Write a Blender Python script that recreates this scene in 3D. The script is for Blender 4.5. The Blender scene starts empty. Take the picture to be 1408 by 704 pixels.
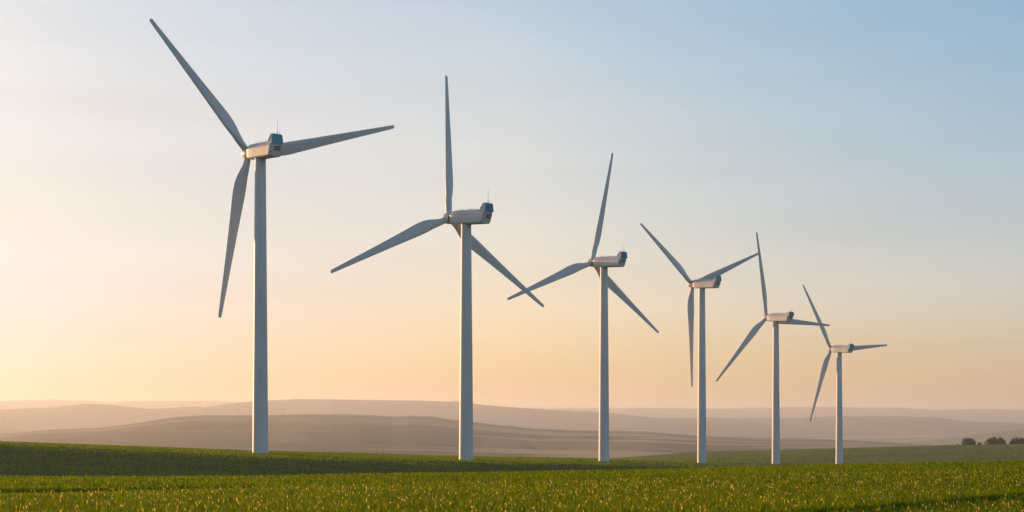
import bpy, bmesh, math, random
import numpy as np
from mathutils import Vector, Matrix

random.seed(7)
RNG = np.random.default_rng(11)
R = math.radians
C = bpy.context.scene.collection
SC = bpy.context.scene

# ------------------------------------------------------------------ camera
EYE = 1.6                     # eye height above the local ground datum
FPX, CX, HY = 1408 * 50 / 36, 704.0, 600.0
cam_data = bpy.data.cameras.new('camera')
cam_data.lens = 50
cam_data.sensor_width = 36
cam_data.shift_y = (600 - 352) / 1408
cam_data.clip_start = 0.1
cam_data.clip_end = 40000
cam = bpy.data.objects.new('camera', cam_data)
C.objects.link(cam)
cam.location = (0, 0, EYE)
cam.rotation_euler = (R(90), 0, 0)
SC.camera = cam

# ------------------------------------------------------------------ sky and sun
SUN_EL, SUN_AZ = 4.2, -47.0   # degrees; azimuth from +Y, negative = left of the view
SUN_DIR = Vector((math.sin(R(SUN_AZ)) * math.cos(R(SUN_EL)),
                  math.cos(R(SUN_AZ)) * math.cos(R(SUN_EL)), math.sin(R(SUN_EL))))
world = bpy.data.worlds.new('World')
SC.world = world
world.use_nodes = True
nt = world.node_tree
nt.nodes.clear()
w_out = nt.nodes.new('ShaderNodeOutputWorld')
w_bg = nt.nodes.new('ShaderNodeBackground')
w_sky = nt.nodes.new('ShaderNodeTexSky')
w_sky.sky_type = 'NISHITA'
w_sky.sun_disc = False
w_sky.sun_elevation = R(SUN_EL)
w_sky.sun_rotation = R(SUN_AZ)
w_sky.altitude = 150
w_sky.air_density = 1.0
w_sky.dust_density = 2.0
w_sky.ozone_density = 1.5
w_bg.inputs['Strength'].default_value = 0.15
# the air is warmer and milkier towards the sun, bluer away from it, with faint streaks of high cloud
w_tc = nt.nodes.new('ShaderNodeTexCoord')
w_dot = nt.nodes.new('ShaderNodeVectorMath'); w_dot.operation = 'DOT_PRODUCT'
w_dot.inputs[1].default_value = tuple(SUN_DIR)
nt.links.new(w_tc.outputs['Generated'], w_dot.inputs[0])
W_TINT = [
    [(0.036, (0.283, 0.492, 1.353)), (0.087, (0.361, 0.532, 1.131)), (0.152, (0.542, 0.654, 0.919)), (0.218, (0.696, 0.77, 0.977)), (0.283, (0.836, 0.922, 1.077)), (0.5, (1.0, 1.08, 1.22))],
    [(0.036, (0.902, 0.857, 0.867)), (0.087, (1.132, 0.985, 1.145)), (0.152, (1.13, 1.049, 1.167)), (0.218, (1.272, 1.172, 1.222)), (0.283, (1.211, 1.219, 1.312)), (0.5, (1.0, 1.08, 1.22))],
    [(0.036, (1.221, 1.069, 1.287)), (0.087, (1.275, 1.211, 1.622)), (0.152, (1.143, 1.166, 1.428)), (0.218, (1.07, 1.21, 1.452)), (0.283, (0.94, 1.264, 1.53)), (0.5, (1.0, 1.08, 1.22))],
]
w_sep = nt.nodes.new('ShaderNodeSeparateXYZ')
nt.links.new(w_tc.outputs['Generated'], w_sep.inputs[0])
w_r = []
for rows in W_TINT:                       # tint by height above the horizon: sunward, square to the sun, away
    cr = nt.nodes.new('ShaderNodeValToRGB')
    el = cr.color_ramp.elements
    while len(el) < len(rows): el.new(0.5)
    for k, (z_, c_) in enumerate(rows):
        el[k].position = z_
        el[k].color = tuple(v / 2 for v in c_) + (1,)
    nt.links.new(w_sep.outputs['Z'], cr.inputs[0])
    w_r.append(cr)
w_prev = w_r[0].outputs[0]
for k, (c0, c1) in enumerate(((0.90, 0.68), (0.68, 0.38))):
    w_mr = nt.nodes.new('ShaderNodeMapRange'); w_mr.interpolation_type = 'LINEAR'
    w_mr.inputs['From Min'].default_value = c0; w_mr.inputs['From Max'].default_value = c1
    nt.links.new(w_dot.outputs['Value'], w_mr.inputs['Value'])
    w_tint = nt.nodes.new('ShaderNodeMix'); w_tint.data_type = 'RGBA'
    nt.links.new(w_mr.outputs[0], w_tint.inputs[0])
    nt.links.new(w_prev, w_tint.inputs[6]); nt.links.new(w_r[k + 1].outputs[0], w_tint.inputs[7])
    w_prev = w_tint.outputs[2]
w_map = nt.nodes.new('ShaderNodeMapping'); w_map.inputs['Scale'].default_value = (2.2, 2.2, 26)
w_map.inputs['Rotation'].default_value = (R(1.5), R(-2), 0)
nt.links.new(w_tc.outputs['Generated'], w_map.inputs[0])
w_ns = nt.nodes.new('ShaderNodeTexNoise'); w_ns.inputs['Scale'].default_value = 1.6; w_ns.inputs['Detail'].default_value = 5
nt.links.new(w_map.outputs[0], w_ns.inputs['Vector'])
w_st = nt.nodes.new('ShaderNodeMapRange')
w_st.inputs['From Min'].default_value = 0.3; w_st.inputs['From Max'].default_value = 0.7
w_st.inputs['To Min'].default_value = 1.94; w_st.inputs['To Max'].default_value = 2.06
nt.links.new(w_ns.outputs['Fac'], w_st.inputs['Value'])
w_m1 = nt.nodes.new('ShaderNodeVectorMath'); w_m1.operation = 'MULTIPLY'
nt.links.new(w_sky.outputs[0], w_m1.inputs[0]); nt.links.new(w_prev, w_m1.inputs[1])
w_m2 = nt.nodes.new('ShaderNodeVectorMath'); w_m2.operation = 'SCALE'
nt.links.new(w_m1.outputs[0], w_m2.inputs[0]); nt.links.new(w_st.outputs[0], w_m2.inputs['Scale'])
nt.links.new(w_m2.outputs[0], w_bg.inputs[0])
nt.links.new(w_bg.outputs[0], w_out.inputs[0])

sun_data = bpy.data.lights.new('sun', 'SUN')
sun_data.energy = 4.7
sun_data.angle = R(0.5)
sun_data.color = (1.0, 0.53, 0.24)
sun = bpy.data.objects.new('sun', sun_data)
C.objects.link(sun)
sun.location = SUN_DIR * 300
sun.rotation_euler = (-SUN_DIR).to_track_quat('-Z', 'Y').to_euler()

SC.view_settings.view_transform = 'Standard'
SC.view_settings.look = 'None'
SC.view_settings.gamma = 1
SC.view_settings.use_curve_mapping = False
SC.view_settings.exposure = 0.87
SC.cycles.use_denoising = True
SC.cycles.max_bounces = 8
SC.cycles.volume_bounces = 1
SC.cycles.transparent_max_bounces = 8

# ------------------------------------------------------------------ helpers
def tag(o, label=None, cat=None, group=None, kind=None):
    if label: o['label'] = label
    if cat: o['category'] = cat
    if group: o['group'] = group
    if kind: o['kind'] = kind
    return o

def link(name, me, mat=None, parent=None, smooth=False):
    o = bpy.data.objects.new(name, me)
    C.objects.link(o)
    if mat: me.materials.append(mat)
    if parent: o.parent = parent
    if smooth and len(me.polygons):
        me.polygons.foreach_set('use_smooth', np.ones(len(me.polygons), bool))
    return o

def np_mesh(name, verts, quads=None, tris=None):
    verts = np.asarray(verts, np.float32).reshape(-1, 3)
    me = bpy.data.meshes.new(name)
    nq = 0 if quads is None else len(quads)
    ntr = 0 if tris is None else len(tris)
    me.vertices.add(len(verts))
    me.vertices.foreach_set('co', verts.ravel())
    li = []
    if nq: li.append(np.asarray(quads, np.int32).ravel())
    if ntr: li.append(np.asarray(tris, np.int32).ravel())
    li = np.concatenate(li)
    me.loops.add(len(li))
    me.loops.foreach_set('vertex_index', li)
    starts = np.concatenate([np.arange(nq) * 4, nq * 4 + np.arange(ntr) * 3]).astype(np.int32)
    me.polygons.add(nq + ntr)
    me.polygons.foreach_set('loop_start', starts)
    me.update(calc_edges=True)
    me.validate()
    return me

def loft(rings, cap0=True, cap1=True, closed=True):
    """rings: list of equally long lists of points -> bmesh"""
    bm = bmesh.new()
    vs = [[bm.verts.new(p) for p in r] for r in rings]
    n = len(rings[0])
    for a, b in zip(vs, vs[1:]):
        for i in range(n):
            bm.faces.new((a[i], a[(i + 1) % n], b[(i + 1) % n], b[i]))
    if cap0: bm.faces.new(list(reversed(vs[0])))
    if cap1: bm.faces.new(vs[-1])
    bmesh.ops.recalc_face_normals(bm, faces=bm.faces)
    return bm

def bm_obj(name, bm, mat, parent=None, smooth=False, auto=None):
    me = bpy.data.meshes.new(name)
    if auto is not None:
        for e in bm.edges:
            if len(e.link_faces) == 2 and e.calc_face_angle(0) > R(auto):
                e.smooth = False
        smooth = True
    bm.to_mesh(me)
    bm.free()
    return link(name, me, mat, parent, smooth)

# ------------------------------------------------------------------ value noise
def vnoise(x, y, seed=0):
    xi, yi = np.floor(x).astype(np.int64), np.floor(y).astype(np.int64)
    fx, fy = x - xi, y - yi
    fx, fy = fx * fx * (3 - 2 * fx), fy * fy * (3 - 2 * fy)
    def h(a, b):
        n = (a * 374761393 + b * 668265263 + seed * 974711) & 0x7fffffff
        n = ((n ^ (n >> 13)) * 1274126177) & 0x7fffffff
        n = n ^ (n >> 16)
        return (n & 0xffff) / 32767.5 - 1.0
    a, b, c, d = h(xi, yi), h(xi + 1, yi), h(xi, yi + 1), h(xi + 1, yi + 1)
    return (a * (1 - fx) + b * fx) * (1 - fy) + (c * (1 - fx) + d * fx) * fy

def fbm(x, y, seed=0, oct=4):
    s, a, t = 0, 1.0, 0
    for k in range(oct):
        s = s + a * vnoise(x * 2 ** k + 13.7 * k, y * 2 ** k - 7.1 * k, seed + k)
        t += a
        a *= 0.5
    return s / t

# ------------------------------------------------------------------ terrain
CANOPY = 0.42
def P2A(px): return math.atan((px - CX) / FPX)
def tab(pts):
    """[(px or ('a',deg), value)] -> function of azimuth, smooth in between"""
    xs = np.array([R(p[0][1]) if isinstance(p[0], tuple) else P2A(p[0]) for p in pts])
    ys = np.array([p[1] for p in pts], float)
    def fn(a):
        return np.interp(a, xs, ys)
    return fn
LA = lambda *v: [(('a', d), y) for d, y in v]
# every layer: (radial distance m, apparent height in photo rows) by azimuth
near_v = tab(LA((-180, 700), (-60, 690), (-30, 655)) + [(0, 652.5), (340, 653), (480, 650), (640, 648), (830, 645), (960, 641.5), (1072, 638.3), (1150, 636.6), (1260, 634.3), (1408, 631.5)] + LA((30, 628), (60, 640), (180, 700)))
near_d = tab([(0, 84), (500, 92), (900, 112), (1408, 132)])
dip1_v = tab(LA((-180, 700), (-60, 690)) + [(0, 694), (640, 690), (960, 680), (1408, 664)] + LA((60, 690), (180, 700)))
dip2_v = tab(LA((-180, 670), (-60, 668)) + [(0, 702), (340, 698), (640, 690), (830, 678), (960, 667), (1150, 660), (1408, 658)] + LA((60, 670), (180, 670)))
dip2_d = tab([(0, 240), (340, 245), (480, 262), (640, 285), (830, 370), (960, 440), (1150, 560), (1408, 640)])
mid_v = tab(LA((-180, 640), (-110, 640), (-75, 575), (-48, 552), (-32, 578)) + [(0, 606.3), (170, 612.5), (340, 620), (480, 623), (640, 626.5), (740, 628.5), (830, 630.5), (960, 634), (1072, 635.2), (1154, 637), (1260, 640), (1408, 643)] + LA((40, 645), (180, 640)))
mid_d = tab([(0, 412), (340, 424), (480, 480), (640, 560), (830, 660), (960, 735), (1072, 800), (1154, 880), (1408, 900)])
edge_v = tab(LA((-180, 650), (-75, 590), (-48, 566), (-32, 586)) + [(0, 610), (170, 616.5), (340, 624.5), (480, 629), (640, 634), (740, 636), (830, 638), (960, 641), (1154, 643), (1408, 646)] + LA((40, 650), (180, 650)))
edge_d = tab([(0, 380), (340, 372), (480, 380), (640, 392), (740, 430), (830, 488), (960, 600), (1154, 760), (1408, 800)])
val_v = tab(LA((-180, 645), (-60, 640)) + [(0, 640), (700, 646), (960, 645), (1150, 646), (1408, 641)] + LA((60, 640), (180, 645)))
fld_v = tab(LA((-180, 640), (-60, 640)) + [(0, 640), (700, 640), (830, 631.5), (900, 626), (960, 621.3), (1072, 618.6), (1146, 617), (1235, 614.2), (1320, 612.3), (1408, 610.8)] + LA((35, 606), (60, 620), (180, 640)))
vb_v = tab(LA((-180, 640)) + [(0, 636), (700, 640), (1000, 640), (1408, 634)] + LA((180, 640)))
hc_v = tab(LA((-180, 585), (-40, 605)) + [(-60, 601), (0, 598), (61, 592), (136, 589), (191, 582), (239, 575.3), (283, 572), (344, 570.8), (410, 570), (480, 570), (500, 570.6), (541, 573.6), (562, 572.4), (592, 573.2), (630, 579), (650, 581), (736, 589), (787, 591.8), (838, 592.9), (889, 594), (957, 598), (1030, 601), (1098, 602), (1180, 605), (1269, 612), (1408, 620)] + LA((30, 622), (60, 600), (180, 585)))
vc_v = tab(LA((-180, 610)) + [(0, 606), (500, 606), (900, 612), (1408, 622)] + LA((180, 610)))
he_v = tab(LA((-180, 585), (-40, 590)) + [(0, 590), (500, 596), (900, 604), (1100, 611), (1200, 609), (1269, 605), (1341, 599), (1408, 591)] + LA((28, 585), (60, 592), (180, 585)))
ve_v = tab(LA((-180, 600)) + [(0, 597), (900, 598), (1408, 602)] + LA((180, 600)))
hb_v = tab(LA((-180, 566), (-40, 566)) + [(-60, 563), (0, 563), (65, 560.6), (116, 555.8), (143, 556), (204, 561.6), (283, 560), (313, 554.6), (344, 551.6), (409, 549), (480, 549.2), (531, 550), (630, 553.4), (678, 558.5), (740, 563), (841, 568), (889, 572.4), (909, 574.6), (957, 573.7), (1006, 575.6), (1071, 575.3), (1150, 574.4), (1201, 571.6), (1250, 572.2), (1291, 574), (1320, 579.5), (1354, 581), (1408, 583)] + LA((28, 580), (60, 570), (180, 566)))
vB_v = tab(LA((-180, 585)) + [(0, 580), (700, 586), (1408, 592)] + LA((180, 585)))
ha_v = tab(LA((-180, 560), (-40, 556)) + [(-60, 553), (0, 552), (68, 549.6), (102, 550), (136, 552), (160, 553), (215, 551), (297, 550.8), (344, 553), (480, 556), (640, 559), (695, 560.5), (746, 561.6), (841, 560.6), (960, 562.6), (1047, 560.4), (1167, 560.2), (1235, 560.8), (1286, 563.6), (1354, 562.6), (1408, 564.4)] + LA((28, 563), (60, 557), (180, 560)))
const = lambda v: (lambda a: np.full_like(a, v))
layers = [
    (const(0.3), None), (const(12.0), None), (const(36.0), None), (const(60.0), None),
    (near_d, near_v), (lambda a: near_d(a) * 1.55, dip1_v), (dip2_d, dip2_v), (edge_d, edge_v), (mid_d, mid_v),
    (lambda a: np.maximum(mid_d(a) * 1.07, 860), val_v), (const(1700.0), fld_v), (const(3000.0), vb_v),
    (const(7000.0), hc_v), (const(8100.0), vc_v), (const(9900.0), he_v), (const(11200.0), ve_v),
    (const(13800.0), hb_v), (const(16400.0), vB_v), (const(21000.0), ha_v), (const(23500.0), const(640.0)),
]
AZ = np.concatenate([np.arange(-180, -24, 3.0), np.arange(-24, 24, 0.06), np.arange(24, 180.01, 3.0)])
AZr = np.radians(AZ)
RHO = np.concatenate([np.geomspace(0.3, 40, 70)[:-1], np.geomspace(40, 1800, 270)[:-1], np.geomspace(1800, 23500, 300)])

def pchip(x, y, q):
    h = np.diff(x); dl = np.diff(y) / h
    m = np.zeros_like(y)
    for i in range(1, len(x) - 1):
        if dl[i - 1] * dl[i] > 0:
            w1, w2 = 2 * h[i] + h[i - 1], h[i] + 2 * h[i - 1]
            m[i] = (w1 + w2) / (w1 / dl[i - 1] + w2 / dl[i])
    m[0], m[-1] = dl[0], dl[-1]
    k = np.clip(np.searchsorted(x, q, side='right') - 1, 0, len(x) - 2)
    t = (q - x[k]) / h[k]
    return ((2 * t**3 - 3 * t**2 + 1) * y[k] + (t**3 - 2 * t**2 + t) * h[k] * m[k]
            + (-2 * t**3 + 3 * t**2) * y[k + 1] + (t**3 - t**2) * h[k] * m[k + 1])

KD = np.array([f(AZr) for f, _ in layers])
KZ = []
cosA = np.maximum(np.cos(AZr), 0.5)
for (fd, fv), d in zip(layers, KD):
    if fv is None:
        KZ.append(np.full_like(AZr, -2.0))
    else:
        KZ.append(-(fv(AZr) - HY) / FPX * d * cosA)
KZ = np.array(KZ)
# gently sloping near field: the first rows follow the near crest
for i, w in ((2, 0.15), (3, 0.5)):
    KZ[i] = KZ[i] * (1 - w) + KZ[4] * w
ZG = np.array([pchip(KD[:, i], KZ[:, i], RHO) for i in range(len(AZr))])   # canopy surface
XG = np.sin(AZr)[:, None] * RHO[None, :]
YG = np.cos(AZr)[:, None] * RHO[None, :]
rr = RHO[None, :]
und = 0.03 * fbm(XG / 3.1, YG / 3.1, 3, 3) * np.clip(rr / 12, 0, 1)
und += 0.15 * fbm(XG / 42, YG / 42, 5, 3) * np.clip((rr - 70) / 150, 0, 1)
und += 0.30 * fbm(XG / 170 + YG / 400, YG / 22 - XG / 260, 6, 2) * np.clip((rr - 170) / 120, 0, 1) * np.clip(1 + (rr - 700) / 700, 1, 2.2) * np.clip((2400 - rr) / 500, 0, 1)
und += np.clip((rr - 2000) / 3000, 0, 1) * (7.0 * fbm(XG / 520, YG / 1900, 9, 4) + 1.6 * fbm(XG / 110, YG / 110, 19, 2))
und += np.clip((rr - 7200) / 4000, 0, 1) * 5.0 * fbm(XG / 420, YG / 1600, 29, 4)
CANZ = ZG + und + EYE
GNDZ = CANZ - CANOPY * np.clip(1 - (rr - 1500) / 250, 0, 1)

def sample(grid, x, y):
    a = np.arctan2(x, y); r = np.hypot(x, y)
    i = np.clip(np.searchsorted(AZr, a) - 1, 0, len(AZr) - 2)
    j = np.clip(np.searchsorted(RHO, r) - 1, 0, len(RHO) - 2)
    fa = np.clip((a - AZr[i]) / (AZr[i + 1] - AZr[i]), 0, 1)
    fr = np.clip((r - RHO[j]) / (RHO[j + 1] - RHO[j]), 0, 1)
    return ((grid[i, j] * (1 - fa) + grid[i + 1, j] * fa) * (1 - fr)
            + (grid[i, j + 1] * (1 - fa) + grid[i + 1, j + 1] * fa) * fr)
def gz(x, y): return float(sample(GNDZ, np.array([float(x)]), np.array([float(y)]))[0])

# ------------------------------------------------------------------ materials
def mat(name):
    m = bpy.data.materials.new(name)
    m.use_nodes = True
    n = m.node_tree.nodes
    return m, n, m.node_tree.links, n['Principled BSDF']

def N(nodes, kind, **kw):
    n = nodes.new(kind)
    for k, v in kw.items():
        if k in n.inputs: n.inputs[k].default_value = v
        else: setattr(n, k, v)
    return n

def ramp(nodes, stops):
    r = nodes.new('ShaderNodeValToRGB')
    e = r.color_ramp.elements
    while len(e) < len(stops): e.new(0.5)
    for k, (p, c) in enumerate(stops):
        e[k].position = p
        e[k].color = (*c, 1)
    return r

def painted(name, col, rough=0.45, dirt=0.12, scale=0.35):
    m, n, l, b = mat(name)
    tc = N(n, 'ShaderNodeTexCoord')
    mp = N(n, 'ShaderNodeMapping'); mp.inputs['Scale'].default_value = (1, 1, 0.25)
    l.new(tc.outputs['Object'], mp.inputs[0])
    ns = N(n, 'ShaderNodeTexNoise', Scale=scale, Detail=6.0, Roughness=0.65)
    l.new(mp.outputs[0], ns.inputs['Vector'])
    d = tuple(c * (1 - dirt * 1.6) for c in col)
    r = ramp(n, [(0.3, d), (0.7, col)])
    l.new(ns.outputs['Fac'], r.inputs[0])
    l.new(r.outputs[0], b.inputs['Base Color'])
    b.inputs['Roughness'].default_value = rough
    b.inputs['Specular IOR Level'].default_value = 0.35
    return m

M_white = painted('turbine_white_paint', (0.62, 0.63, 0.64))
M_tower = painted('tower_white_paint', (0.63, 0.64, 0.65), 0.5, 0.12, 0.15)
M_blade = painted('blade_gelcoat', (0.61, 0.63, 0.64), 0.4, 0.1, 0.2)
M_teal = painted('teal_radiator', (0.02, 0.37, 0.47), 0.8, 0.15, 1.2)
M_blue = painted('blue_radiator', (0.022, 0.24, 0.43), 0.8, 0.15, 1.2)
for m_ in (M_teal, M_blue): m_.node_tree.nodes['Principled BSDF'].inputs['Specular IOR Level'].default_value = 0.12
M_dark = painted('dark_gasket', (0.06, 0.06, 0.065), 0.7, 0.2, 1.0)
M_grey = painted('grey_steel', (0.30, 0.30, 0.31), 0.5, 0.2, 1.0)

# leaves
def leaf_material(name, rough=0.42, trans=0.5, spec=0.2):
    m, n, l, b = mat(name)
    at = N(n, 'ShaderNodeAttribute', attribute_name='leaf_colour')
    l.new(at.outputs['Color'], b.inputs['Base Color'])
    b.inputs['Roughness'].default_value = rough
    b.inputs['Specular IOR Level'].default_value = spec
    tr = N(n, 'ShaderNodeBsdfTranslucent')
    hs = N(n, 'ShaderNodeHueSaturation', Hue=0.495, Saturation=1.15, Value=2.1)
    l.new(at.outputs['Color'], hs.inputs['Color'])
    l.new(hs.outputs[0], tr.inputs['Color'])
    mx = N(n, 'ShaderNodeMixShader'); mx.inputs[0].default_value = trans
    l.new(b.outputs[0], mx.inputs[1]); l.new(tr.outputs[0], mx.inputs[2])
    l.new(mx.outputs[0], n['Material Output'].inputs['Surface'])
    return m
M_leaf = leaf_material('wheat_leaf', 0.55, 0.62, 0.14)
M_treeleaf = leaf_material('tree_leaf', 0.6, 0.5, 0.1)

m, n, l, b = mat('field_ground'); M_ground = m
geo = N(n, 'ShaderNodeNewGeometry')
ns = N(n, 'ShaderNodeTexNoise', Scale=0.045, Detail=7.0, Roughness=0.62)
l.new(geo.outputs['Position'], ns.inputs['Vector'])
r = ramp(n, [(0.30, (0.040, 0.066, 0.012)), (0.55, (0.062, 0.090, 0.016)), (0.75, (0.090, 0.110, 0.022))])
l.new(ns.outputs['Fac'], r.inputs[0])
# tramlines left by the sprayer, a pair every 24 m
mp = N(n, 'ShaderNodeMapping'); mp.inputs['Rotation'].default_value = (0, 0, R(-9))
l.new(geo.outputs['Position'], mp.inputs[0])
nw = N(n, 'ShaderNodeTexNoise', Scale=0.006, Detail=2.0)
l.new(geo.outputs['Position'], nw.inputs['Vector'])
sx = N(n, 'ShaderNodeSeparateXYZ'); l.new(mp.outputs[0], sx.inputs[0])
wob = N(n, 'ShaderNodeMath', operation='MULTIPLY_ADD'); wob.inputs[1].default_value = 60
l.new(nw.outputs['Fac'], wob.inputs[0]); l.new(sx.outputs['Y'], wob.inputs[2])
md = N(n, 'ShaderNodeMath', operation='PINGPONG'); md.inputs[1].default_value = 11
l.new(wob.outputs[0], md.inputs[0])
lt = N(n, 'ShaderNodeMapRange'); lt.inputs['From Min'].default_value = 0.5; lt.inputs['From Max'].default_value = 1.4
l.new(md.outputs[0], lt.inputs['Value'])
mxc = N(n, 'ShaderNodeMix', data_type='RGBA')
l.new(lt.outputs[0], mxc.inputs[0])
mxc.inputs[6].default_value = (0.035, 0.042, 0.014, 1)
l.new(r.outputs[0], mxc.inputs[7])
l.new(mxc.outputs[2], b.inputs['Base Color'])
b.inputs['Roughness'].default_value = 0.95
b.inputs['Specular IOR Level'].default_value = 0.1
nb = N(n, 'ShaderNodeTexNoise', Scale=1.1, Detail=5.0, Roughness=0.7)
l.new(geo.outputs['Position'], nb.inputs['Vector'])
bp = N(n, 'ShaderNodeBump', Strength=0.9, Distance=0.35)
l.new(nb.outputs['Fac'], bp.inputs['Height'])
l.new(bp.outputs[0], b.inputs['Normal'])

m, n, l, b = mat('hill_farmland'); M_hill = m
geo = N(n, 'ShaderNodeNewGeometry')
mp = N(n, 'ShaderNodeMapping'); mp.inputs['Scale'].default_value = (0.0019, 0.00050, 0.001)
mp.inputs['Rotation'].default_value = (0, 0, R(8))
l.new(geo.outputs['Position'], mp.inputs[0])
nw = N(n, 'ShaderNodeTexNoise', Scale=1.5, Detail=3.0)
l.new(mp.outputs[0], nw.inputs['Vector'])
vm = N(n, 'ShaderNodeVectorMath', operation='MULTIPLY_ADD'); vm.inputs[1].default_value = (0.9, 0.9, 0.9)
l.new(nw.outputs['Color'], vm.inputs[0]); l.new(mp.outputs[0], vm.inputs[2])
vo = N(n, 'ShaderNodeTexVoronoi', feature='SMOOTH_F1', Scale=1.6, Smoothness=0.35)
l.new(vm.outputs[0], vo.inputs['Vector'])
sc_ = N(n, 'ShaderNodeSeparateColor'); l.new(vo.outputs['Color'], sc_.inputs[0])
r = ramp(n, [(0.0, (0.026, 0.044, 0.026)), (0.35, (0.042, 0.054, 0.034)), (0.62, (0.072, 0.074, 0.044)), (0.84, (0.14, 0.105, 0.048)), (0.95, (0.34, 0.24, 0.11))])
l.new(sc_.outputs[0], r.inputs[0])
n2 = N(n, 'ShaderNodeTexNoise', Scale=0.006, Detail=8.0, Roughness=0.6)
l.new(geo.outputs['Position'], n2.inputs['Vector'])
r2 = ramp(n, [(0.42, (0.020, 0.034, 0.022)), (0.60, (0.056, 0.062, 0.040))])
l.new(n2.outputs['Fac'], r2.inputs[0])
mx = N(n, 'ShaderNodeMix', data_type='RGBA'); mx.inputs[0].default_value = 0.58
l.new(r.outputs[0], mx.inputs[6]); l.new(r2.outputs[0], mx.inputs[7])
sa = N(n, 'ShaderNodeAttribute', attribute_name='straw_strips')
mst = N(n, 'ShaderNodeMix', data_type='RGBA')
l.new(sa.outputs['Fac'], mst.inputs[0]); l.new(mx.outputs[2], mst.inputs[6])
mst.inputs[7].default_value = (0.46, 0.31, 0.14, 1)
l.new(mst.outputs[2], b.inputs['Base Color'])
b.inputs['Roughness'].default_value = 1.0
b.inputs['Specular IOR Level'].default_value = 0.05

# ------------------------------------------------------------------ ground and hills
def polar_sheet(name, j0, j1, material, cap=False):
    na = len(AZr) - 1             # last azimuth equals the first
    jj = np.arange(j0, j1)
    V = np.stack([XG[:na][:, jj], YG[:na][:, jj], GNDZ[:na][:, jj]], -1).reshape(-1, 3)
    m_ = len(jj)
    i = np.arange(na); i2 = (i + 1) % na
    k = np.arange(m_ - 1)
    q = np.stack([(i[:, None] * m_ + k), (i2[:, None] * m_ + k), (i2[:, None] * m_ + k + 1), (i[:, None] * m_ + k + 1)], -1).reshape(-1, 4)
    q = q[:, ::-1]
    tr = None
    if cap:
        V = np.vstack([V, [[0, 0, GNDZ[:, 0].mean()]]])
        tr = np.stack([i * m_, i2 * m_, np.full(na, len(V) - 1)], -1)
    me = np_mesh(name, V, q, tr)
    # straw-coloured strips across the hill slopes
    vx, vy = V[:, 0], V[:, 1]; vr = np.hypot(vx, vy)
    st = fbm(vx / 1500 + vy / 2600, vy / 330 - vx / 2400, 61, 3)
    st = np.clip((st - 0.10) / 0.16, 0, 1) * np.clip((vr - 3000) / 600, 0, 1) * np.clip((12500 - vr) / 1500, 0, 1)
    az_ = np.degrees(np.arctan2(vx, vy))
    st *= 0.30 + 0.70 * np.exp(-((az_ - 3.0) / 5.5) ** 2) * np.clip((6400 - vr) / 700, 0, 1) + 0.35 * np.clip((az_ - 9) / 5, 0, 1)
    at = me.attributes.new('straw_strips', 'FLOAT', 'POINT')
    at.data.foreach_set('value', st.astype(np.float32))
    o = link(name, me, material, smooth=True)
    return tag(o, kind='structure')
J = int(np.searchsorted(RHO, 1790))
polar_sheet('ground', 0, J + 1, M_ground, True)
polar_sheet('hills', J, len(RHO), M_hill)

# ------------------------------------------------------------------ haze over the whole valley
hz = bmesh.new()
bmesh.ops.create_cube(hz, size=1)
HZ_LO, HZ_HI = float(GNDZ.min()) - 1.0, float(GNDZ.max()) + 25.0
bmesh.ops.scale(hz, vec=(47600, 47600, HZ_HI - HZ_LO), verts=hz.verts)
bmesh.ops.translate(hz, vec=(0, 0, (HZ_HI + HZ_LO) / 2), verts=hz.verts)
m, n, l, b = mat('haze_air'); n.remove(b)
pv = N(n, 'ShaderNodeVolumePrincipled', Density=0.000066, Anisotropy=0.36)
pv.inputs['Color'].default_value = (0.90, 0.955, 1.0, 1)
l.new(pv.outputs[0], n['Material Output'].inputs['Volume'])
HAZE = tag(bm_obj('haze', hz, m), kind='stuff')

# ------------------------------------------------------------------ wind turbine
def ring(r, z, n=40, cx=0, cy=0):
    return [(cx + r * math.cos(2 * math.pi * k / n), cy + r * math.sin(2 * math.pi * k / n), z) for k in range(n)]

HH = 80.0
def tower_bm():
    prof = [(2.22, -1.5), (2.22, 0.0)]
    joints = [0.24, 0.50, 0.76]
    for k in range(0, 41):
        t = k / 40
        prof.append((2.2 + (1.52 - 2.2) * t, t * (HH - 2.3)))
    rings = []
    for r_, z in prof:
        rings.append(ring(r_, z))
    for t in joints:
        z = t * (HH - 2.3); r_ = 2.2 + (1.52 - 2.2) * t
        rings += [ring(r_, z - 0.16), ring(r_ + 0.035, z - 0.12), ring(r_ + 0.035, z + 0.12), ring(r_, z + 0.16)]
    rings.append(ring(1.62, HH - 2.28)); rings.append(ring(1.62, HH - 1.9))
    rings.sort(key=lambda q: q[0][2])
    return loft(rings)

def sect(y, pts, sx=1, sz=1, oz=0):
    return [(x * sx, y, z * sz + oz) for x, z in pts]
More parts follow.
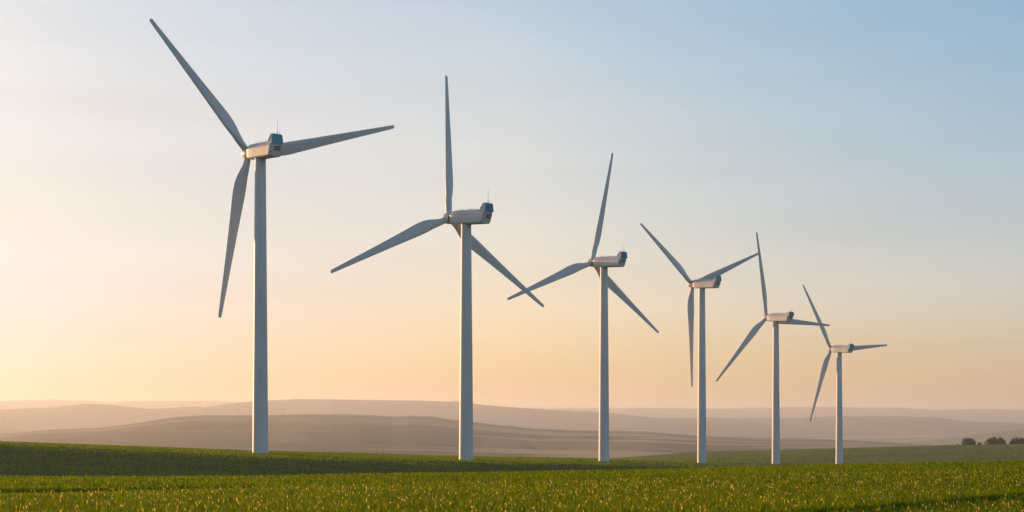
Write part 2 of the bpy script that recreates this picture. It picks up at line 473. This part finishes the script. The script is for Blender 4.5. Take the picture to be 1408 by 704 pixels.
# nacelle cross-section: flat sides, tilted shoulders, slightly crowned roof
half = [(0.0, 2.18), (0.75, 2.12), (1.30, 1.95), (2.02, 0.78), (2.06, 0.62), (2.02, -1.75), (1.75, -2.05), (0.9, -2.15)]
SECT = half + [(0.0, -2.16)] + [(-x, z) for x, z in reversed(half[1:])]
def circ_like(rad):
    out = []
    for x, z in SECT:
        a = math.atan2(x, z)
        out.append((rad * math.sin(a), rad * math.cos(a)))
    return out
def lerp_sect(t, rad):
    c = circ_like(rad)
    return [(x0 * (1 - t) + x * t, z0 * (1 - t) + z * t) for (x0, z0), (x, z) in zip(c, SECT)]
LN = 16.7                     # nacelle length behind the rotor joint (origin at the joint)
def nacelle_bm():
    rings = []
    for y, t, rad in ((0.0, 0.0, 1.72), (-0.25, 0.25, 1.82), (-0.8, 0.6, 1.95), (-1.6, 0.88, 2.0), (-2.6, 1.0, 2.0)):
        rings.append(sect(y, lerp_sect(t, rad)))
    for y in (-6, -10, -13.2):
        rings.append(sect(y, SECT))
    def raked(y, s, ox=0):
        # tail leans: the bottom ends further forward than the top
        return [(x * s, y + (2.2 - z) * 0.34 * k_, z * (s if z < 0 else (0.5 + s / 2))) for (x, z) in SECT for k_ in (1,)]
    rings.append(raked(-LN + 0.35, 1.0))
    rings.append(raked(-LN, 0.93))
    return loft(rings)

def hump_bm():                 # raised cooler housing on the tail
    y0, y1 = -LN - 0.10, -LN + 3.0
    zb, zt = 1.30, 3.92
    prof = [(y1, zb, 1.80), (y1 - 0.7, zb + 1.1, 1.80), (y1 - 1.2, zt - 0.75, 1.72), (y1 - 1.6, zt - 0.1, 1.6), (y1 - 1.9, zt, 1.52), (y0 + 0.45, zt, 1.5), (y0 + 0.25, zt - 0.1, 1.52), (y0 + 0.02, zb, 1.88)]
    a = [(-w, y, z) for y, z, w in prof]
    c = [(w, y, z) for y, z, w in prof]
    mids = [(-w + 0.14, y, z) for y, z, w in prof]
    bm = loft([a, c])
    bmesh.ops.bevel(bm, geom=[e for e in bm.edges if abs(e.verts[0].co.x - e.verts[1].co.x) < 0.5], offset=0.10, segments=2, affect='EDGES')
    return bm

def slab(pts, nrm, depth):
    bm = bmesh.new()
    p = [Vector(q) for q in pts]
    nv = Vector(nrm).normalized() * depth
    return loft([[tuple(q) for q in p], [tuple(q + nv) for q in p]])

def box_bm(cx, cy, cz, sx, sy, sz, bev=0.0):
    bm = bmesh.new()
    bmesh.ops.create_cube(bm, size=1)
    bmesh.ops.scale(bm, vec=(sx, sy, sz), verts=bm.verts)
    bmesh.ops.translate(bm, vec=(cx, cy, cz), verts=bm.verts)
    if bev:
        bmesh.ops.bevel(bm, geom=list(bm.edges), offset=bev, segments=2, affect='EDGES')
    return bm

def tube_bm(p0, p1, r0, r1, n=10, bm=None):
    p0, p1 = Vector(p0), Vector(p1)
    d = (p1 - p0).normalized()
    a = d.orthogonal().normalized(); b_ = d.cross(a)
    r0s = [tuple(p0 + (a * math.cos(t) + b_ * math.sin(t)) * r0) for t in [2 * math.pi * k / n for k in range(n)]]
    r1s = [tuple(p1 + (a * math.cos(t) + b_ * math.sin(t)) * r1) for t in [2 * math.pi * k / n for k in range(n)]]
    t = loft([r0s, r1s])
    if bm is None: return t
    me = bpy.data.meshes.new('tmp'); t.to_mesh(me); t.free(); bm.from_mesh(me); bpy.data.meshes.remove(me)
    return bm

def merge(*bms):
    out = bmesh.new()
    for t in bms:
        me = bpy.data.meshes.new('tmp'); t.to_mesh(me); t.free(); out.from_mesh(me); bpy.data.meshes.remove(me)
    return out

BR = 47.0
def blade_bm():
    """span along +Z from the hub centre, leading edge towards -X, suction side towards +Y"""
    st = [(1.0, 1.9, 1.0, 0), (2.2, 1.9, 1.0, 0), (3.6, 2.05, 0.88, 20), (5.5, 2.6, 0.64, 17), (7.5, 3.15, 0.46, 14), (9.5, 3.58, 0.35, 12),
          (12, 3.68, 0.28, 9.5), (16, 3.35, 0.235, 7), (21, 2.92, 0.21, 5), (27, 2.45, 0.195, 3.2), (33, 2.0, 0.185, 1.8), (39, 1.6, 0.18, 0.8), (44, 1.25, 0.175, 0.2),
          (46.3, 1.06, 0.17, 0), (46.8, 0.98, 0.15, 0), (47.0, 0.80, 0.10, 0)]
    zs_ = np.array([q[0] for q in st], float)
    zq = np.unique(np.concatenate([np.linspace(1.0, 16, 31), np.linspace(16, 46.3, 24), [46.8, 47.0]]))
    cols_ = [pchip(zs_, np.array([q[c_] for q in st], float), zq) for c_ in (1, 2, 3)]
    st = list(zip(zq, *cols_))
    rings = []
    n = 28
    for z, ch, tc, tw in st:
        pts = []
        cw = max(0.0, min(1.0, (z - 2.2) / 5.5)); cw = cw * cw * (3 - 2 * cw)
        for k in range(n):
            a = 2 * math.pi * k / n
            ux = 0.5 * (1 - math.cos(a))                  # 0 leading edge .. 1 trailing
            yt = 5 * tc * (0.2969 * math.sqrt(ux) - 0.126 * ux - 0.3516 * ux**2 + 0.2843 * ux**3 - 0.1030 * ux**4)
            yc = 0.03 * 4 * ux * (1 - ux)
            ya = (yt if a <= math.pi else -yt) + yc
            px, py = (ux - 0.30) * ch, ya * ch            # airfoil
            qx, qy = -math.cos(a) * ch / 2, math.sin(a) * ch / 2
            x, y = qx * (1 - cw) + px * cw, qy * (1 - cw) + py * cw
            t = R(tw)
            pts.append((x * math.cos(t) - y * math.sin(t), x * math.sin(t) + y * math.cos(t), z))
        rings.append(pts)
    return loft(rings)

def hub_bm():
    prof = [(1.62, -0.02), (1.74, 0.10), (1.78, 0.6), (1.77, 2.2), (1.68, 2.75), (1.42, 3.25), (1.02, 3.6), (0.55, 3.8), (0.12, 3.87)]
    rings = [[(r_ * math.cos(2 * math.pi * k / 32), y, r_ * math.sin(2 * math.pi * k / 32)) for k in range(32)] for r_, y in prof]
    return loft(rings)

JOINT = 1.8                    # hub centre sits this far in front of the joint
def build_turbine():
    t = bpy.data.objects.new('wind_turbine', None); C.objects.link(t)
    t.empty_display_size = 5
    bm_obj('tower', tower_bm(), M_tower, t, auto=40)
    nac = bm_obj('nacelle', nacelle_bm(), M_white, t, auto=7)
    bm_obj('cooler_housing', hump_bm(), M_white, nac, auto=25)
    # coloured radiator face on the back of the housing
    ya, yb = -LN - 0.12, -LN + 0.09
    face = [(-1.80, ya, 1.42), (1.80, ya, 1.42), (1.50, yb, 3.66), (1.22, yb + 0.01, 3.85), (-1.22, yb + 0.01, 3.85), (-1.50, yb, 3.66)]
    bm_obj('radiator_panel', slab(face, (0, -1, 0.09), 0.06), M_teal, nac)
    # dark louvres in the tail, also standing in for unreadable markings
    for z, h, w in ((0.40, 0.34, 1.95), (-0.22, 0.42, 1.85)):
        y = -LN + (2.2 - z) * 0.34 - 0.03
        bm_obj('tail_vent_mark', box_bm(0.30, y, z, w, 0.16, h), M_dark, nac)
    bm_obj('drain_cap', box_bm(-1.25, -LN + (2.2 + 0.95) * 0.34 - 0.02, -0.95, 0.34, 0.12, 0.38), M_grey, nac)
    # seam ring at the rotor joint
    rr_ = [[(q * math.cos(2 * math.pi * k / 36), y, q * math.sin(2 * math.pi * k / 36)) for k in range(36)] for q, y in ((1.70, -0.12), (1.93, -0.12), (1.93, 0.12), (1.70, 0.12))]
    bm_obj('joint_ring', loft(rr_), M_dark, nac, auto=30)
    # mast with a short wind sensor beside it
    mast = tube_bm((0.35, -LN + 1.1, 3.9), (0.35, -LN + 1.1, 7.9), 0.065, 0.025, 8)
    tube_bm((0.35, -LN + 1.1, 3.9), (0.35, -LN + 1.1, 4.7), 0.13, 0.11, 8, mast)
    bm_obj('mast', mast, M_grey, nac)
    sens = tube_bm((1.0, -LN + 0.9, 3.9), (1.0, -LN + 0.9, 4.6), 0.07, 0.06, 8)
    tube_bm((0.82, -LN + 0.9, 4.6), (1.18, -LN + 0.9, 4.6), 0.06, 0.06, 8, sens)
    bm_obj('wind_sensor', sens, M_grey, nac)
    # low walkway rail and hatches on the roof
    ra = bmesh.new()
    for y in (-3.2, -4.6, -6.0, -9.4, -10.8, -12.0):
        tube_bm((-0.7, y, 2.05), (-0.7, y, 2.42), 0.035, 0.035, 6, ra)
    tube_bm((-0.7, -3.2, 2.42), (-0.7, -6.0, 2.42), 0.03, 0.03, 6, ra)
    tube_bm((-0.7, -6.0, 2.42), (-0.7, -12.0, 2.42), 0.03, 0.03, 6, ra)
    bm_obj('roof_rail', ra, M_grey, nac)
    bm_obj('roof_hatch', box_bm(0.1, -4.2, 2.2, 0.9, 1.1, 0.16, 0.03), M_white, nac)
    bm_obj('roof_hatch', box_bm(0.1, -8.0, 2.2, 0.9, 1.4, 0.18, 0.03), M_white, nac)
    for sx in (-1, 1):
        bm_obj('panel_seam', box_bm(sx * 2.05, -7.9, 0.70, 0.06, 10.4, 0.09), M_grey, nac)
    hub = bm_obj('rotor_hub', hub_bm(), M_white, t, auto=35)
    bl0 = bm_obj('blade', blade_bm(), M_blade, t, auto=50)
    blades = [bl0]
    for _ in range(2):
        c = bl0.copy(); C.objects.link(c); c.parent = t; blades.append(c)
    return t

def kids(o): return [c for c in bpy.data.objects if c.parent == o]
def copy_tree(o, parent=None):
    c = o.copy(); C.objects.link(c)
    if parent:
        c.parent = parent
        c.matrix_parent_inverse = o.matrix_parent_inverse
    for ch in kids(o): copy_tree(ch, c)
    return c

TILT = R(4)
# hub px, tower px, base px row, distance, yaw, blades (azimuth, cone, length), nacelle stretch, overhang, colour
SPEC = [
    ((341.6, 210.6), 357.6, 621.5, 403.7, 39.0, [(-47.4, -6.5, 0.967), (73.7, -6.4, 1.017), (188.3, 0.6, 1.01)], 0.87, 6.9, 0,
     'nearest and tallest white wind turbine, leftmost of the row, teal panel on its tail'),
    ((617.3, 300.1), 641.0, 632, 436.2, 46.0, [(4.4, 10.3, 0.973), (244.8, 3.2, 1.007), (120.8, -4.7, 1.009)], 0.93, 7.6, 1,
     'white wind turbine with one blade pointing straight up, second from the left'),
    ((814.3, 360.9), 830.5, 633, 584.6, 40.0, [(11.2, 0.9, 0.997), (247.6, 1.0, 1.002), (124.7, -2.7, 1.005)], 1.0, 7.0, 1,
     'third white wind turbine from the left, one blade leaning slightly right of upright'),
    ((951.4, 390.6), 964.5, 636.5, 685.5, 36.7, [(-57.1, -5.7, 0.99), (66.9, -2.6, 1.004), (177.4, -1.6, 1.054)], 0.97, 6.8, 0,
     'fourth white wind turbine from the left, with one blade hanging straight down beside its tower'),
    ((1053.8, 436.5), 1067.0, 635.5, 765.3, 33.0, [(-14.8, -2.2, 0.98), (92.5, -0.8, 1.001), (221.7, 2.5, 1.007)], 1.03, 7.3, 1,
     'fifth white wind turbine from the left, one blade pointing almost level at the smallest turbine'),
    ((1142.4, 479.7), 1153.5, 637.5, 870.2, 32.7, [(-37.0, -2.6, 0.994), (84.9, -2.3, 1.003), (197.6, 0.1, 1.0)], 0.93, 7.0, 1,
     'farthest and smallest white wind turbine, last on the right of the row'),
]
proto = build_turbine()
turbines = [proto] + [copy_tree(proto) for _ in SPEC[1:]]
for t, fin, (hp, tpx, bpx, d, yaw, blades, stretch, ov, hue, label) in zip(turbines, (1, 1, 1, 0.95, 0.76, 0.84), SPEC):
    tag(t, label, 'wind turbine', 'wind turbines standing in a row across the field')
    yaw = R(yaw)
    # hub centre in the world, then the tower base behind it along the rotor axis
    hub_w = Vector(((hp[0] - CX) / FPX * d, d, (HY - hp[1]) / FPX * d + EYE))
    axis = Vector((-math.sin(yaw) * math.cos(TILT), math.cos(yaw) * math.cos(TILT), math.sin(TILT)))
    top = hub_w - axis * ov
    base_z = (HY - bpx) / FPX * top.y + EYE
    t.location = (top.x, top.y, base_z)
    t.rotation_euler = (0, 0, yaw)
    hgt = top.z - base_z
    rot_tilt = Matrix.Rotation(TILT, 4, 'X')
    hub_l = Vector((0, ov * math.cos(TILT), hgt + ov * math.sin(TILT)))
    joint_l = hub_l - Vector((0, JOINT * math.cos(TILT), JOINT * math.sin(TILT)))
    bi = 0
    for ch in kids(t):
        nm = ch.name.split('.')[0]
        if nm == 'tower':
            ch.scale = (1, 1, hgt / HH)
        elif nm == 'nacelle':
            ch.location = joint_l; ch.rotation_euler = (TILT, 0, 0); ch.scale = (1, stretch, 1)
            for sub in kids(ch):
                if sub.name.split('.')[0] in ('cooler_housing', 'radiator_panel', 'mast', 'wind_sensor'):
                    sub.scale = (1, 1, fin)
                if sub.name.startswith('radiator_panel'):
                    s = sub.material_slots[0]; s.link = 'OBJECT'; s.material = M_blue if hue else M_teal
        elif nm == 'rotor_hub':
            ch.location = joint_l; ch.rotation_euler = (TILT, 0, 0)
        elif nm == 'blade':
            az, cone, ln = blades[bi]; bi += 1
            mtx = rot_tilt @ Matrix.Rotation(R(az), 4, 'Y') @ Matrix.Rotation(-R(cone), 4, 'X')
            ch.location = hub_l
            ch.rotation_euler = mtx.to_euler()
            ch.scale = (1, 1, ln)

# ------------------------------------------------------------------ wheat
def blades_of(xy, h, w, bend, col, seg=2, z0=None, lean0=0.15):
    """one curved leaf per point -> verts, quads, tris, vertex colours"""
    n_ = len(xy)
    a = RNG.uniform(0, 2 * np.pi, n_)
    ax = np.stack([np.cos(a), np.sin(a)], -1)
    face = a + np.pi / 2 + RNG.normal(0, 0.5, n_)
    fx = np.stack([np.cos(face), np.sin(face)], -1)
    zb = sample(GNDZ, xy[:, 0], xy[:, 1]) if z0 is None else z0
    lv = []
    for t, wk in ((0.0, 0.7), (0.55, 1.0), (1.0, 0.0)):
        off = ax * ((lean0 * t + bend * t * t) * h)[:, None]
        zz = zb + h * (t - 0.32 * bend * t * t)
        c = np.concatenate([xy + off, zz[:, None]], 1)
        if wk > 0:
            s = np.concatenate([fx * (w * wk / 2)[:, None], np.zeros((n_, 1))], 1)
            lv += [c - s, c + s]
        else:
            lv += [c]
    V = np.stack(lv, 1)                       # n,5,3
    b0 = np.arange(n_)[:, None] * 5
    q = b0 + np.array([[0, 1, 3, 2]])
    tr = b0 + np.array([[2, 3, 4]])
    cols = np.repeat(col[:, None, :], 5, 1)
    return V.reshape(-1, 3), q, tr, cols.reshape(-1, 3)

def wedge_points(n_, r0, r1, pad=3.0, power=1.0, halfang=20.6):
    """points between two radii, density per radius falling with the given power"""
    u = RNG.random(n_)
    p = 2 - power
    r_ = (r0**p + u * (r1**p - r0**p)) ** (1 / p)
    a = R(halfang) + pad / r_
    th = RNG.uniform(-1, 1, n_) * np.minimum(a, np.pi * 0.9)
    return np.stack([r_ * np.sin(th), r_ * np.cos(th)], -1), r_

def seg_dist(xy, p, q):
    p, q = np.array(p), np.array(q)
    d = q - p
    t = np.clip(((xy - p) @ d) / (d @ d), 0, 1)
    return np.hypot(*(xy - (p + t[:, None] * d)).T)
TRACKS = [((3.0, 37.0), (10.4, 44.0)), ((10.4, 44.0), (21.2, 56.0)), ((21.2, 56.0), (35.0, 69.0)),
          ((-26.0, 52.0), (-21.0, 58.0)), ((-21.0, 58.0), (-17.2, 64.0)),
          ((-26.0, 49.2), (-20.4, 55.6)), ((-20.4, 55.6), (-15.2, 63.0))]
def keep_tracks(xy, wid=0.34):
    k = np.ones(len(xy), bool)
    for p, q in TRACKS:
        k &= seg_dist(xy, p, q) > wid + 0.06 * vnoise(xy[:, 0] * 2, xy[:, 1] * 2, 4)
    return k

def crop_height(xy):
    h = np.ones(len(xy))
    x, y = xy[:, 0], xy[:, 1]
    line = np.interp(x, [-4, 3.0, 10.4, 21.2, 35.0, 60], [24, 37.0, 44.0, 56.0, 69.0, 92]) + 0.6 * vnoise(x / 2.5, y / 2.5, 77)
    side = np.clip((line - y) / 1.2, 0, 1) * np.clip((x + 2) / 6, 0, 1)
    h *= 1 - 0.42 * side * np.clip((y - 20) / 6, 0.35, 1)
    for p, q, w_ in (((-30, 49.0), (-12.5, 66.0), 1.6), ((-30, 46.0), (-14, 60.0), 1.0), ((-42, 78.0), (-22, 86.0), 1.4)):
        h *= 1 - 0.6 * np.clip(1.3 - seg_dist(xy, p, q) / w_, 0, 1)
    return h

def leaf_cols(n_, xy, near=True):
    """each leaf's own pigment: deep green to yellow-green, a few straw-coloured"""
    t = np.clip(0.5 + 0.35 * RNG.normal(0, 1, n_) + 0.35 * fbm(xy[:, 0] / 9, xy[:, 1] / 9, 31, 3), 0, 1)[:, None]
    c = np.array([0.042, 0.085, 0.004]) * (1 - t) + np.array([0.102, 0.142, 0.004]) * t
    if not near: return c
    backlit_leaf = RNG.random(n_) < 0.11  # scattered leaves with backlight put into their colour
    c[backlit_leaf] = np.array([0.19, 0.205, 0.008]) * RNG.uniform(0.6, 1.1, (backlit_leaf.sum(), 1))
    dry = RNG.random(n_) < 0.018
    c[dry] = np.array([0.30, 0.23, 0.05]) * RNG.uniform(0.7, 1.1, (dry.sum(), 1))
    return c

VV, QQ, TT, CC = [], [], [], []
off = 0
def push(p):
    global off
    V, q, tr, c = p
    VV.append(V); QQ.append(q + off); TT.append(tr + off); CC.append(c); off += len(V)

# near crop, 8-75 m
for (n_, r0, r1, pw, w0) in ((250000, 17, 66, 0.6, 0.030), (230000, 58, 160, 0.9, 0.060)):
    xy, rd = wedge_points(n_, r0, r1, 3.0, pw)
    # plants stand in drill rows and tufts
    cell = 0.42 if r1 < 100 else 0.75
    rot_ = np.array([[0.83, 0.56], [-0.56, 0.83]])        # tuft lattice turned off the view axis, then jittered
    wob_ = np.stack([vnoise(xy[:, 0] / 1.7, xy[:, 1] / 2.3, 53), vnoise(xy[:, 0] / 2.1, xy[:, 1] / 1.9, 54)], -1) * 0.35
    uv = (xy + wob_) @ rot_
    ci = np.floor(uv / cell)
    ctr = (ci + 0.5 + 0.45 * np.stack([vnoise(ci[:, 0] * 0.73 + .37, ci[:, 1] * 0.91 + .11, 51), vnoise(ci[:, 0] * 0.83 + .2, ci[:, 1] * 0.77 + .6, 52)], -1)) * cell
    pull = RNG.uniform(0.15, 0.75, (len(xy), 1))
    xy = xy + ((ctr - uv) * pull) @ np.linalg.inv(rot_)
    k = keep_tracks(xy)
    xy, rd = xy[k], rd[k]
    m_ = len(xy)
    h = crop_height(xy) * CANOPY * RNG.uniform(0.72 if r1 < 100 else 0.84, 1.10 if r1 < 100 else 1.04, m_) * (1 + 0.10 * fbm(xy[:, 0] / 2.2, xy[:, 1] / 2.2, 8, 2))
    w = w0 * RNG.uniform(0.6, 1.3, m_)
    push(blades_of(xy, h, w, RNG.uniform(0.05, 0.75, m_), leaf_cols(m_, xy)))
# ears and sun-caught leaf tips: short pale specks, glint put into the colour
xy, rd = wedge_points(8500, 18, 105, 3.0, 0.4)
xy = xy[keep_tracks(xy) & (rd < 0.72 * near_d(np.arctan2(xy[:, 0], xy[:, 1])))]
m_ = len(xy)
ec = np.array([0.44, 0.33, 0.12]) * RNG.uniform(0.6, 1.15, (m_, 1)) * np.array([1, 1, 1]) + RNG.uniform(0, 0.04, (m_, 3))
zb = sample(GNDZ, xy[:, 0], xy[:, 1]) + CANOPY * crop_height(xy) * RNG.uniform(0.72, 1.05, m_)
push(blades_of(xy, RNG.uniform(0.06, 0.12, m_), RNG.uniform(0.014, 0.030, m_), RNG.uniform(0, 0.6, m_), ec, z0=zb))
# the rise behind, 180-900 m: coarser tufts
for (n_, r0, r1, pw, w0, hh) in ((180000, 210, 520, 0.9, 0.16, 0.50), (280000, 480, 1740, 0.8, 0.32, 0.55)):
    xy, rd = wedge_points(n_, r0, r1, 14.0, pw)
    m_ = len(xy)
    h = hh * RNG.uniform(0.6, 1.1, m_)
    if r0 > 400:               # thin wheelings run across the far field
        ph = (xy[:, 1] + 0.30 * xy[:, 0] + 130 * vnoise(xy[:, 0] / 330, xy[:, 1] / 500, 91)) % 185
        h *= np.where(ph < 24, 0.30, 1.0)
    push(blades_of(xy, h, w0 * RNG.uniform(0.6, 1.3, m_), RNG.uniform(0.05, 0.6, m_), leaf_cols(m_, xy, False)))

V = np.concatenate(VV)
me = np_mesh('wheat_crop', V, np.concatenate(QQ), np.concatenate(TT))
ca = me.color_attributes.new('leaf_colour', 'FLOAT_COLOR', 'POINT')
cc = np.ones((len(V), 4), np.float32); cc[:, :3] = np.concatenate(CC)
ca.data.foreach_set('color', cc.ravel())
tag(link('wheat_crop', me, M_leaf), 'young green wheat crop covering the field', 'wheat crop', kind='stuff')

# ------------------------------------------------------------------ trees on the far field
M_bark, n, l, b = mat('bark')
b.inputs['Base Color'].default_value = (0.06, 0.045, 0.03, 1); b.inputs['Roughness'].default_value = 0.95

def tree(x, y, wid, hgt, label, seed, lobes=9, leaves=5200, leaf=0.42, name='tree'):
    rng = np.random.default_rng(seed)
    z = gz(x, y)
    t = bpy.data.objects.new(name, None); C.objects.link(t)
    t.location = (x, y, z)
    tag(t, label, 'tree' if name == 'tree' else 'bush', 'trees and bushes along the far field edge')
    cen, rad = [], []
    for k in range(lobes):
        a = -1 + 2 * (k + 0.5) / lobes + rng.normal(0, 0.05)
        hh = math.sqrt(max(0.05, 1 - a * a * 0.85)) * hgt * rng.uniform(0.78, 1.06)
        rr_ = rng.uniform(0.17, 0.34) * hgt
        cen.append((a * (wid / 2 - rr_ * 0.8), rng.normal(0, wid * 0.14), rng.uniform(0.45, 1.0) * (hh - rr_) + rr_ * 0.12))
        rad.append(rr_)
    cen += [(rng.uniform(-.32, .32) * wid, rng.normal(0, wid * .1), rng.uniform(.2, .66) * hgt) for _ in range(lobes)]
    rad += [rng.uniform(0.2, 0.34) * hgt for _ in range(lobes)]
    cen = np.array(cen); rad = np.array(rad)
    # trunk and limbs
    tb = tube_bm((0, 0, -0.4), (0.1, 0, hgt * 0.4), 0.035 * hgt + .08, 0.02 * hgt, 10)
    for c in cen[:: 2]:
        tube_bm((0.05, 0, hgt * rng.uniform(.12, .35)), tuple(c), 0.016 * hgt, 0.006 * hgt, 6, tb)
    bm_obj('trunk', tb, M_bark, t, smooth=True)
    k = rng.choice(len(cen), leaves, p=rad**2 / (rad**2).sum())
    d = rng.normal(0, 1, (leaves, 3)); d /= np.linalg.norm(d, axis=1)[:, None]
    p = cen[k] + d * (rad[k] * rng.uniform(0.55, 1.08, leaves) ** 0.6)[:, None]
    lo = rng.random(leaves) < 0.22
    p[lo, 2] *= rng.uniform(0.05, 0.5, lo.sum())
    p[:, 2] = np.maximum(p[:, 2], rng.uniform(0.05, 0.5, leaves))
    e1 = rng.normal(0, 1, (leaves, 3)); e1 /= np.linalg.norm(e1, axis=1)[:, None]
    e2 = np.cross(e1, rng.normal(0, 1, (leaves, 3))); e2 /= np.linalg.norm(e2, axis=1)[:, None]
    s = leaf * rng.uniform(0.5, 1.2, (leaves, 1))
    Vt = np.stack([p - e1 * s, p - e2 * s * .6, p + e1 * s, p + e2 * s * .6], 1).reshape(-1, 3)
    q = np.arange(leaves * 4).reshape(-1, 4)
    me = np_mesh('crown', Vt, q)
    ca = me.color_attributes.new('leaf_colour', 'FLOAT_COLOR', 'POINT')
    tt = np.clip(rng.normal(0.5, 0.3, leaves), 0, 1)[:, None]
    col = np.array([0.09, 0.10, 0.032]) * (1 - tt) + np.array([0.20, 0.205, 0.065]) * tt
    cc = np.ones((leaves * 4, 4), np.float32); cc[:, :3] = np.repeat(col, 4, 0)
    ca.data.foreach_set('color', cc.ravel())
    link('crown', me, M_treeleaf, t)
    return t

def far(px, d): return ((px - CX) / FPX * d, d)
TD = 1640.0
x, y = far(1331, TD); tree(x, y, 18.4, 9.0, 'round tree at the far field edge, leftmost of the large crowns', 1, 9, 6500, 0.6)
x, y = far(1368.5, TD); tree(x, y, 25.0, 10.0, 'broad dome-shaped tree at the far field edge, middle of the three large crowns', 12, 11, 9000, 0.6)
x, y = far(1399, TD - 6); tree(x, y, 22.0, 8.0, 'low spreading tree at the far field edge, cut by the right border of the picture', 3, 11, 8000, 0.6)
x, y = far(1346.5, TD); tree(x, y, 5.0, 3.4, 'small bush between the two round trees on the far field', 4, 4, 1000, 0.4, 'bush')
x, y = far(1317, TD); tree(x, y, 3.8, 1.8, 'tiny low bush left of the leftmost round tree on the far field', 5, 4, 700, 0.32, 'bush')

# ------------------------------------------------------------------ hedges and copses on the distant hills
n_ = 240000
rh = np.sqrt(RNG.uniform(7200.0**2, 16200.0**2, n_)); th = RNG.uniform(R(-22), R(22), n_)
x, y = rh * np.sin(th), rh * np.cos(th)
hedge = np.abs(fbm(x / 900, y / 2600, 71, 2)) < 0.010
wood = fbm(x / 700 + 9, y / 2200, 81, 3) > 0.36
k = (hedge | (wood & (RNG.random(n_) < 0.5)))
x, y = x[k], y[k]
m_ = len(x)
zb = sample(GNDZ, x, y)
rep3 = lambda a: np.repeat(a, 4)
cx_, cy_, cz_ = rep3(x) + RNG.normal(0, 6, m_ * 4), rep3(y) + RNG.normal(0, 6, m_ * 4), rep3(zb)
hh_ = RNG.uniform(4, 11, m_ * 4); ww_ = RNG.uniform(3, 8, m_ * 4); aa_ = RNG.uniform(0, math.pi, m_ * 4)
ex, ey = np.cos(aa_) * ww_, np.sin(aa_) * ww_
Vt = np.stack([np.stack([cx_ - ex, cy_ - ey, cz_ + hh_ * .35], -1), np.stack([cx_, cy_, cz_ - 2], -1),
               np.stack([cx_ + ex, cy_ + ey, cz_ + hh_ * .35], -1), np.stack([cx_ + ex * .1, cy_ + ey * .1, cz_ + hh_], -1)], 1).reshape(-1, 3)
me = np_mesh('distant_hedges', Vt, np.arange(len(Vt)).reshape(-1, 4))
ca = me.color_attributes.new('leaf_colour', 'FLOAT_COLOR', 'POINT')
cc = np.ones((len(Vt), 4), np.float32); cc[:, :3] = np.array([0.045, 0.052, 0.02]) * np.repeat(RNG.uniform(0.7, 1.4, m_ * 4), 4)[:, None]
ca.data.foreach_set('color', cc.ravel())
tag(link('distant_hedges', me, M_treeleaf), 'faint dark hedges and copses scattered over the hazy far hills', 'hedges', kind='stuff')
